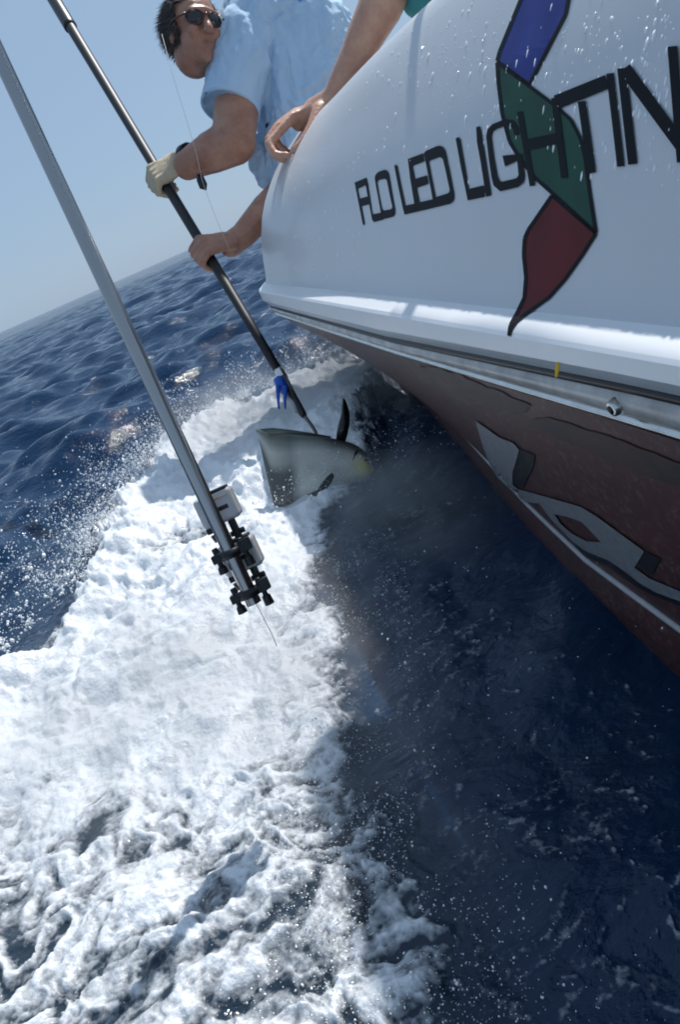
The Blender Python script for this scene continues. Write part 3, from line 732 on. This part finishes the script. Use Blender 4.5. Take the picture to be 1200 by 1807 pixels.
SHO = np.array([1.05, 1.75, 1.28]); NK = np.array([1.22, 1.70, 1.40])
b2.limb([at(780, -190, 1.86), SHO], [.062, .07]); b2.limb([SHO, NK, np.array([1.22, 1.68, 1.50])], [.07, .07, .06])
b2.ball((1.20, 1.68, 1.62), (.085, .10, .12))
b2.limb([NK - np.array([0, 0, .1]), (1.22, 1.65, 1.1), (1.25, 1.6, .80)], [.14, .15, .14])
for s in (-.1, .1): b2.limb([(1.25, 1.6 + s, .76), (1.2, 1.6 + s * 1.3, .42), (1.25, 1.58 + s * 1.3, .12)], [.09, .07, .05]); b2.limb([(1.25, 1.58 + s * 1.3, .09), (1.08, 1.58 + s * 1.3, .08)], [.035, .03])
b2.limb([NK + np.array([.1, -.2, -.1]), (1.3, 1.3, 1.1), (1.1, 1.15, .95)], [.07, .05, .04])
V, N, Fc = fused(b2, .0064, 3)
mesh_obj('body', V, Fc, skin2, p2)
sh = G(); sh.limb([at(742, -6, 1.84), at(790, -160, 1.87), SHO], [.045, .085, .095]); sh.limb([SHO, NK - np.array([0, 0, .08]), (1.22, 1.65, 1.1), (1.25, 1.6, .74)], [.095, .15, .165, .165]); sh.limb([NK + np.array([.1, -.2, -.12]), (1.29, 1.33, 1.13)], [.09, .075])
V, N, Fc = fused(sh, .010, 5); mesh_obj('shirt', V + N * (.012 * fbm(V * 9, 3, 3))[:, None], Fc, mat('teal_cotton', (.06, .30, .32), .85, var=.15), p2)
g = G(); g.ball((1.21, 1.68, 1.65), (.092, .107, .115)); g.f = [f for f in g.f if np.mean([g.v[i][2] for i in f]) > 1.60]; g.obj('hair', hairm, p2)
g = G(); g.limb([(1.25, 1.6, .78), (1.25, 1.6, .70)], [.16, .16])
for s in (-.1, .1): g.limb([(1.25, 1.6 + s, .72), (1.2, 1.6 + s * 1.3, .44)], [.115, .10])
V, N, Fc = fused(g, .012, 4); mesh_obj('shorts', V, Fc, mat('grey_shorts', (.12, .12, .12), .85), p2)

# ================================================================== GAFF
gaff = thing('gaff', 'long black pole gaff hooked into the fish, blue tassel near its tip', 'gaff')
carbon = mat('black_pole', (.012, .012, .014), .5, var=.3, vscale=40)
g = G(); ys = [-190, -100, 48, 160, 300, 450, 560, 655]; ra = [.0195, .0195, .0190, .0172, .0158, .0145, .0128, .0113]
g.tube([gaff_pt(y) for y in ys], ra, 18); g.obj('pole', carbon, gaff)
g = G(); g.tube([gaff_pt(y) for y in (-240, -100, 44, 48, 49)], [.025, .0245, .024, .024, .0195], 18); g.obj('grip', blackm, gaff)
g = G(); g.tube([gaff_pt(653), gaff_pt(656), gaff_pt(668), gaff_pt(670)], [.0118, .0132, .0132, .0116], 16); g.obj('collar', chrome, gaff)
A, B_, Cc, D_ = gaff_pt(668), at(516, 700, 1.885), at(534, 730, 1.86), at(553, 755, 1.84)
g = G(); g.tube([A, B_, Cc, at(537, 735, 1.857)], [.0118, .0108, .0090, .0065], 14); g.obj('tip_wrap', mat('dark_wrap', (.03, .03, .032), .5, var=.5, vscale=120), gaff)
g = G(); g.tube([at(506, 694, 1.89), at(516, 712, 1.87), at(524, 728, 1.86)], [.0055, .0075, .006], 10, flat=.5); g.obj('tape', mat('grey_tape', (.45, .45, .46), .4), gaff)
g = G(); g.tube([Cc, at(543, 742, 1.85), at(551, 753, 1.845), at(557, 763, 1.84), at(560, 775, 1.83), at(556, 790, 1.815), at(546, 795, 1.80), at(538, 788, 1.79)], [.0046, .0046, .0044, .0042, .004, .0036, .0028, .0008], 10); g.obj('hook', mat('dark_steel', (.16, .15, .14), .35, metal=.9), gaff)
bl = mat('blue_rubber', (.012, .10, .52), .4, var=.2, vscale=60)
g = G(); g.tube([at(492, 669, 1.90), at(495, 676, 1.895), at(503, 690, 1.885)], [.0135, .0138, .0118], 14); tas = g.obj('tassel', bl, gaff)
for x0, x1 in ((490, 492), (503, 503.5)):
    g = G(); g.tube([at(x0, 680, 1.872), at(x0 + .3, 690, 1.872), at(x1 - 1.2, 706, 1.872), at(x1, 722, 1.872)], [.0056, .0052, .0036, .0022], 8, flat=.45, ref=TC); g.obj('strand', bl, tas)

# ================================================================== FISH
fish = thing('mahi_fish', 'grey green fish with yellow face lifted out of the foam on the gaff hook', 'fish')
ST = [  # x along the photo, top y, bottom y, half thickness, depth
 (451, 757, 762, .002, 1.84), (452.5, 757.5, 772, .003, 1.84), (458, 758, 802, .006, 1.83), (468, 760, 850, .010, 1.82), (477, 761, 888, .012, 1.81), (480, 761.5, 895, .014, 1.81), (494, 763, 897, .019, 1.80), (512, 764.5, 890, .024, 1.79), (530, 766, 876, .029, 1.785),
 (550, 768, 868, .033, 1.78), (570, 770, 861, .036, 1.775), (590, 773, 857, .037, 1.77), (608, 777, 855, .036, 1.765), (622, 781, 853, .034, 1.76), (635, 787, 850, .031, 1.755), (645, 796, 846, .026, 1.75), (652, 808, 839, .018, 1.748), (656, 818, 829, .007, 1.747)]
v, f, cl = [], [], []; n = 22
for i, (x, ty, by, th, d) in enumerate(ST):
    lean = 0
    a, b = at(x - 2, ty, d), at(x + 4, by, d - .01); c = (a + b) / 2; h = (b - a) / 2
    for k in range(n):
        t_ = 2 * math.pi * k / n; cs, sn = math.cos(t_), math.sin(t_)
        pw = abs(sn) ** .85 * (1 if sn > 0 else -1)
        p = c - h * cs + TC * pw * th * .72
        v.append(p)
        up_ = (1 + cs) / 2                                     # 1 at the back, 0 at the belly
        s_ = i / (len(ST) - 1)
        flank = np.array([.47, .48, .42]); back = np.array([.10, .11, .09]); belly = np.array([.55, .55, .5]); yel_ = np.array([.55, .46, .03])
        col = flank * (1 - up_) + (flank * .75) * up_
        col = col + (back - col) * np.clip((up_ - .72) / .2, 0, 1)
        col = col + (belly - col) * np.clip((.28 - up_) / .25, 0, 1) * .7
        hd = np.clip((x - 612) / 30, 0, 1) * np.clip(1 - abs(up_ - .38) / .38, 0, 1)
        col = col + (yel_ - col) * np.minimum(hd * 1.25, 1)
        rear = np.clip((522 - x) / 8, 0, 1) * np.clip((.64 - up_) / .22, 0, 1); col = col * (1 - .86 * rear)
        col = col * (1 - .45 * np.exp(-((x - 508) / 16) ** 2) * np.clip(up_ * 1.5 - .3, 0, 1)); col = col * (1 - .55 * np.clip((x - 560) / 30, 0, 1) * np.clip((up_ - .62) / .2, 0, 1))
        cl.append(col)
for i in range(len(ST) - 1):
    for k in range(n): f.append((i * n + k, i * n + (k + 1) % n, (i + 1) * n + (k + 1) % n, (i + 1) * n + k))
f.append(tuple(range(n))); f.append(tuple(reversed(range((len(ST) - 1) * n, len(ST) * n))))
fm_ = mat('fish_skin', (.2, .2, .15), .33, spec=.6, attr='pigment', bump=.3, bscale=150, coat=.25)
fb = mesh_obj('body', v, f, fm_, fish)
cl = np.array(cl); spots = fbm(np.array(v) * 90, 3, 2); cl = cl * (1 + .35 * spots[:, None]); set_color(fb, 'pigment', np.clip(cl, .005, 1))
ssf = fb.modifiers.new('sub', 'SUBSURF'); ssf.levels = 1; ssf.render_levels = 2
def fin(name, outline, d, th, m_, parent=fish, tilt=None):
    """fin blade: outline with thickness tapering to its edge"""
    pts = [at(x, y, d if np.isscalar(d) else d[i]) for i, (x, y) in enumerate(outline)]; c = sum(pts) / len(pts); n_ = len(pts)
    v = pts + [c + TC * th, c - TC * th]; f = [(i, (i + 1) % n_, n_) for i in range(n_)] + [((i + 1) % n_, i, n_ + 1) for i in range(n_)]
    return mesh_obj(name, v, f, m_, parent)
finm = mat('black_fin', (.018, .020, .018), .35, var=.5, vscale=90, bump=.4, bscale=200)
fin('pectoral_fin', [(592, 785), (594, 765), (598, 746), (603, 728), (605, 703), (608, 703), (613, 714), (617, 730), (617, 748), (613, 768), (608, 785)], 1.765, .006, finm)
fin('pectoral_fin', [(586, 834), (578, 840), (568, 852), (560, 864), (548, 870), (540, 873), (552, 875), (542, 888), (527, 905), (545, 894), (562, 877), (576, 864), (586, 850), (590, 840)], 1.695, .004, finm)
fin('gill_cover', [(632, 792), (626, 797), (619, 810), (614, 824), (615, 832), (620, 824), (627, 812), (633, 800)], 1.735, .004, finm)
fin('pelvic_fin', [(632, 846), (640, 850), (645, 866), (644, 880), (637, 866)], 1.74, .003, mat('grey_fin', (.10, .10, .085), .5))
fin('mouth', [(656, 822), (650, 829), (640, 836), (648, 835), (655, 829)], 1.735, .002, finm)
g = G(); g.ball(at(645, 812, 1.735), .0055); ey = g.obj('eye', mat('fish_eye', (.5, .45, .2), .1), fish)
g = G(); g.ball(at(645.3, 812, 1.730), .0030); g.obj('pupil', blackm, ey)
fin('dorsal_fin', [(456, 757), (480, 755), (510, 758), (545, 763), (584, 770), (584, 774), (540, 770), (500, 767), (470, 764)], 1.795, .002, mat('fin_grey', (.11, .12, .10), .5))

# ================================================================== CAMERA POLE
cpole = thing('metal_pole', 'shiny metal pole reaching down to the foam from the upper left', 'pole')
PA, PB = at(-48, 0, .75), at(447, 1062, .82); KS = .70
PD = nrm(PB - PA); L_ = np.linalg.norm(PB - PA)
def pp(py): 
    # point on the pole axis that shows at photo row py
    lo, hi = -1.0, 1.2
    for _ in range(40):
        m_ = (lo + hi) / 2; q = PA + (PB - PA) * m_ - EYE; yy = 903.5 - F * (q @ CYV) / (q @ CF)
        if yy < py: lo = m_
        else: hi = m_
    return PA + (PB - PA) * lo
steel = mat('brushed_steel', (.40, .39, .385), .14, metal=1, var=.06, vscale=5)
g = G(); g.tube([PA - PD * 1.0, PA, PA + PD * .4, PB], [.0109 * KS] * 4, 28, cap=False); g.tube([PB, PA - PD * 1.0], [.0096 * KS] * 2, 28, cap=False)
g.obj('shaft', steel, cpole)
g = G(); g.tube([PB - PD * .004, PB + PD * .002], [.0113 * KS] * 2, 24, cap=False); g.obj('end_rim', steel, cpole)
hous = mat('grey_housing', (.56, .56, .57), .25, coat=.5, var=.1, vscale=60)
slot = mat('dark_slot', (.02, .02, .022), .3)
tan = mat('tan_highlight', (.55, .45, .33), .25, metal=.6)  # colour of the painted edge highlight on the housings
S1 = nrm(IR - PD * (IR @ PD)); S2 = np.cross(PD, S1); S2 = S2 if S2 @ TC < 0 else -S2     # across, and away from the camera
AX = [S1, PD, S2]
_S1, _PD, _S2 = S1, PD, S2
def action_camera(rows, shift, label):
    cy, clamp = rows
    o = thing('action_camera', label, 'camera', 'waterproof cameras clamped to the metal pole')
    S1, PD, S2 = _S1 * KS, _PD * KS, _S2 * KS; AX = [S1, PD, S2]
    c = pp(cy) + S2 * .040 + S1 * shift
    g = G(); g.box(c, AX, (.030, .024, .020)); hb = g.obj('housing', hous, o, False, .0042)
    g = G(); g.box(c - PD * .0235 - S1 * -.008 - S2 * .004, AX, (.018, .0040, .014)); g.obj('latch', slot, hb, False, .0015)
    g = G(); g.box(c - PD * .0145 + S1 * .010 - S2 * .0202, AX, (.014, .0012, .0012)); g.obj('edge_highlight', tan, hb, False, .0004)  # bright edge highlight of the housing, put in as a tan bar
    g = G(); g.box(c + PD * .002 + S1 * .010 - S2 * .0200, AX, (.0085, .0032, .0012)); g.obj('slot', slot, hb, False, .0008)
    g = G(); g.tube([c + S2 * .018, c + S2 * .028], [.013 * KS, .012 * KS], 20); g.obj('lens', slot, hb)
    g = G(); g.box(c + PD * .027 - S1 * .022 - S2 * .012, AX, (.0065, .0045, .006)); g.obj('foot', blackm, o, False, .001)
    g = G(); g.tube([c + PD * .034 - S1 * .020 - S2 * .010, c + PD * .046 - S1 * .018 - S2 * .010], [.0075 * KS, .0065 * KS], 8); g.obj('thumb_screw', blackm, o, False)
    k = pp(clamp)
    g = G()
    for e in (-1, 0, 1): g.box((c * .55 + k * .45) + PD * .016 + S2 * .006 + S1 * (.014 + e * .0035), AX, (.0013, .022, .007))
    g.tube([(c * .6 + k * .4) + PD * .018 + S2 * .006 + S1 * .004, (c * .6 + k * .4) + PD * .018 + S2 * .006 + S1 * .026], .0045 * KS, 10)
    g.obj('mount_arm', blackm, o, False)
    g = G(); g.tube([k - PD * .0065, k - PD * .006, k + PD * .006, k + PD * .0065], [.0150 * KS, .0172 * KS, .0172 * KS, .0150 * KS], 24); g.obj('clamp_ring', blackm, o)
    for s, ln in ((-1, .010), (1, .014)):
        e0 = k + S1 * s * .021
        g = G(); g.box(e0, AX, (.008, .0062, .0075)); g.tube([e0 - PD * .007 - S1 * s * .002, e0 - PD * .016 - S1 * s * .001], [.0055 * KS, .0048 * KS], 8)
        g.tube([e0 + PD * .004, e0 + PD * .012, e0 + PD * .014, e0 + PD * (.014 + ln)], [.0042 * KS, .0042 * KS, .0068 * KS, .0078 * KS], 9)
        if s > 0: g.box(e0 + S1 * .006 - S2 * .004 - PD * .004, AX, (.007, .009, .006))
        g.obj('clamp_knob', blackm, o, False, .0008)
    return o
action_camera((903, 976), .004, 'upper grey waterproof camera behind the metal pole, above the other clamp')
action_camera((990, 1046), .004, 'lower grey waterproof camera clamped at the bottom end of the metal pole')
# thin tether hanging off the pole end
g = G(); g.tube([at(452, 1066, .82), at(462, 1085, .82), at(473, 1106, .82), at(482, 1124, .82), at(488, 1140, .82)], .0004, 6)
tag(g.obj('tether_line', mat('grey_cord', (.25, .25, .26), .5)), 'thin grey cord hanging from the low end of the metal pole', 'cord')
# fishing line in front of the man
g = G(); g.tube([at(x, y, 2.17) for x, y in ((285, 60), (308, 145), (330, 215), (347, 275), (356, 318), (372, 362), (388, 402), (404, 440))], .00055, 6)
tag(g.obj('fishing_line', mat('pale_line', (.55, .56, .5), .4)), 'thin pale fishing line running down past the bent arm of the gaff man', 'fishing line')

# ================================================================== SPRAY
def drops(name, pos, rad, label, stretch=None):
    n = len(pos); nv = len(IV)
    A = IV[None] * rad[:, None, None]
    if stretch is not None: A = A + stretch[:, None, :] * (IV @ np.array([.3, .5, .8]))[None, :, None]
    co = (pos[:, None, :] + A).reshape(-1, 3)
    fi = (np.array(IF)[None] + (np.arange(n) * nv)[:, None, None]).reshape(-1, 3)
    me = bpy.data.meshes.new(name); me.vertices.add(len(co)); me.vertices.foreach_set('co', co.astype(np.float32).ravel())
    me.loops.add(len(fi) * 3); me.polygons.add(len(fi)); me.loops.foreach_set('vertex_index', fi.ravel().astype(np.int32))
    me.polygons.foreach_set('loop_start', np.arange(0, len(fi) * 3, 3, dtype=np.int32)); me.polygons.foreach_set('loop_total', np.full(len(fi), 3, np.int32))
    me.polygons.foreach_set('use_smooth', np.ones(len(fi), bool)); me.update(calc_edges=True)
    me.materials.append(mat('spray_drop', (.93, .95, .96), .12, spec=.8))
    o = bpy.data.objects.new(name, me); COL.objects.link(o); o['kind'] = 'stuff'; o['label'] = label
    return o
def along(poly, n):
    p = np.array(poly); L = np.linalg.norm(np.diff(p, axis=0), axis=1); t = rng.random(n) * L.sum(); c = np.concatenate([[0], np.cumsum(L)])
    i = np.clip(np.searchsorted(c, t) - 1, 0, len(L) - 1); u = (t - c[i]) / L[i]
    e = (p[i + 1] - p[i]) / L[i][:, None]; nn = np.stack([-e[:, 1], e[:, 0]], 1)
    return p[i] + (p[i + 1] - p[i]) * u[:, None], nn
pos, rad = [], []
# crest of the wash throwing drops outward
b, nn = along(RIM[5:], 34000)
nz = fbm(np.concatenate([b * 5, np.zeros((len(b), 1))], 1), 3, 77); gain = np.clip(.55 + 1.6 * nz, .08, 2)
out_ = rng.exponential(.055, len(b)) * gain - .03; hh = rng.exponential(.045, len(b)) * gain * np.exp(-np.abs(out_) * 2) + .02
xy = b + nn * out_[:, None] + rng.normal(0, .025, (len(b), 2))
q_ = np.column_stack([xy, hh]); ck = fbm(q_ * np.array([16, 16, 22]), 3, 31) > rng.normal(.06, .16, len(q_)); q_ = q_[ck]
pos.append(q_); rad.append(np.clip(.00072 * np.exp(rng.normal(0, .66, len(q_))), .0004, .005))
# far-flung drops over the sea to the left
b, nn = along(RIM[4:16], 2600); out_ = rng.exponential(.16, len(b)); xy = b + nn * out_[:, None] + rng.normal(0, .04, (len(b), 2))
pos.append(np.column_stack([xy, np.abs(rng.normal(.02, .06, len(b)))])); rad.append(np.clip(.0010 * np.exp(rng.normal(0, .6, len(b))), .0005, .005))
# bursts: jets leaving the rim
for k in range(90):
    b0, n0 = along(RIM[3:], 1); L = rng.uniform(.04, .17); m_ = int(rng.uniform(20, 90)); t_ = rng.random(m_) ** 1.3
    dirv = np.array([n0[0, 0] * .7 + rng.normal(0, .35), n0[0, 1] * .7 + rng.normal(0, .35), 1.0]); p0 = np.array([b0[0, 0], b0[0, 1], .02])
    pos.append(p0 + t_[:, None] * dirv * L + rng.normal(0, .007, (m_, 3))); rad.append(np.clip(.0012 * np.exp(rng.normal(0, .5, m_)) * (1.2 - .6 * t_), .0005, .005))
# glittering drops on the inner edge of the wash
n_ = 15000; yy = rng.uniform(.25, 1.25, n_); cx = np.interp(yy, [.25, .5, .8, 1.05, 1.25], [-.05, -.03, .0, .06, .10]); xx = cx + rng.normal(-.04, .07, n_)
cl_ = fbm(np.column_stack([xx * 14, yy * 14, np.zeros(n_)]), 3, 15); ok = cl_ > -.05; xx, yy = xx[ok], yy[ok]
pos.append(np.column_stack([xx, yy, rng.uniform(.006, .035, len(xx))])); rad.append(np.clip(.00036 * np.exp(rng.normal(0, .5, len(xx))), .0002, .0016))
# loose drops over the dark water and round the fish
n_ = 240; xx = rng.uniform(.0, .32, n_); yy = rng.uniform(.35, 1.7, n_); pos.append(np.column_stack([xx, yy, rng.uniform(.0, .09, n_)])); rad.append(np.clip(.0005 * np.exp(rng.normal(0, .55, n_)), .0003, .002))
n_ = 1500; c = at(560, 850, 1.72); pp_ = c + rng.normal(0, 1, (n_, 3)) * np.array([.13, .10, .03]); pos.append(pp_); rad.append(np.clip(.0007 * np.exp(rng.normal(0, .5, n_)), .0004, .003))
pos = np.concatenate(pos); rad = np.concatenate(rad)
ok = (pos[:, 2] > -.02) & (np.linalg.norm(pos - EYE, axis=1) > .35); pos, rad = pos[ok], rad[ok]
drops('spray', pos, rad, 'white drops of spray thrown up by the wash', rng.normal(0, 1, (len(rad), 3)) * rad[:, None] * .25)

def mist(c, r, dens, scale, seed, label):
    c = np.array(c, float); g = G(); g.ball((0, 0, 0), (1, 1, 1), n=24, m=14); o = g.obj('spray_mist', None); o.location = c; o.scale = r
    o['kind'] = 'stuff'; o['label'] = label
    m_ = bpy.data.materials.new('mist'); m_.use_nodes = True; t = m_.node_tree; t.nodes.clear(); N = t.nodes.new; L = t.links.new
    out = N('ShaderNodeOutputMaterial'); pv = N('ShaderNodeVolumePrincipled'); pv.inputs['Color'].default_value = (.95, .96, .97, 1); pv.inputs['Anisotropy'].default_value = .2
    tc = N('ShaderNodeTexCoord'); ln = N('ShaderNodeVectorMath'); ln.operation = 'LENGTH'; L(tc.outputs['Object'], ln.inputs[0])
    fall = N('ShaderNodeMapRange'); fall.interpolation_type = 'SMOOTHSTEP'; fall.inputs[1].default_value = 1.0; fall.inputs[2].default_value = .15; L(ln.outputs['Value'], fall.inputs[0])
    ge = N('ShaderNodeNewGeometry'); no = N('ShaderNodeTexNoise'); no.inputs['Scale'].default_value = scale; no.inputs['Detail'].default_value = 4; no.noise_dimensions = '4D'; no.inputs['W'].default_value = seed
    L(ge.outputs['Position'], no.inputs['Vector'])
    nr = N('ShaderNodeMapRange'); nr.inputs[1].default_value = .38; nr.inputs[2].default_value = .68; L(no.outputs['Fac'], nr.inputs[0])
    mu = N('ShaderNodeMath'); mu.operation = 'MULTIPLY'; L(fall.outputs[0], mu.inputs[0]); L(nr.outputs[0], mu.inputs[1])
    m2 = N('ShaderNodeMath'); m2.operation = 'MULTIPLY'; m2.inputs[1].default_value = dens; L(mu.outputs[0], m2.inputs[0]); L(m2.outputs[0], pv.inputs['Density'])
    L(pv.outputs[0], out.inputs['Volume']); o.data.materials.append(m_)
    return o
mist((.46, 2.25, .08), (.36, .55, .22), 7, 8, 1, 'white mist of spray trailing under the stern quarter')
mist((.20, 1.27, .02), (.22, .34, .12), 7, 10, 2, 'grey mist of spray below the fish')
mist((-.02, .85, .01), (.20, .55, .09), 5, 16, 3, 'thin mist of spray over the inner edge of the wash')
mist((-.28, 1.08, .02), (.42, .48, .10), 5, 14, 4, 'white mist of spray lying over the wash')
mist((.06, 2.40, .06), (.36, .48, .15), 4.5, 14, 5, 'white mist of spray over the crest beyond the fish')
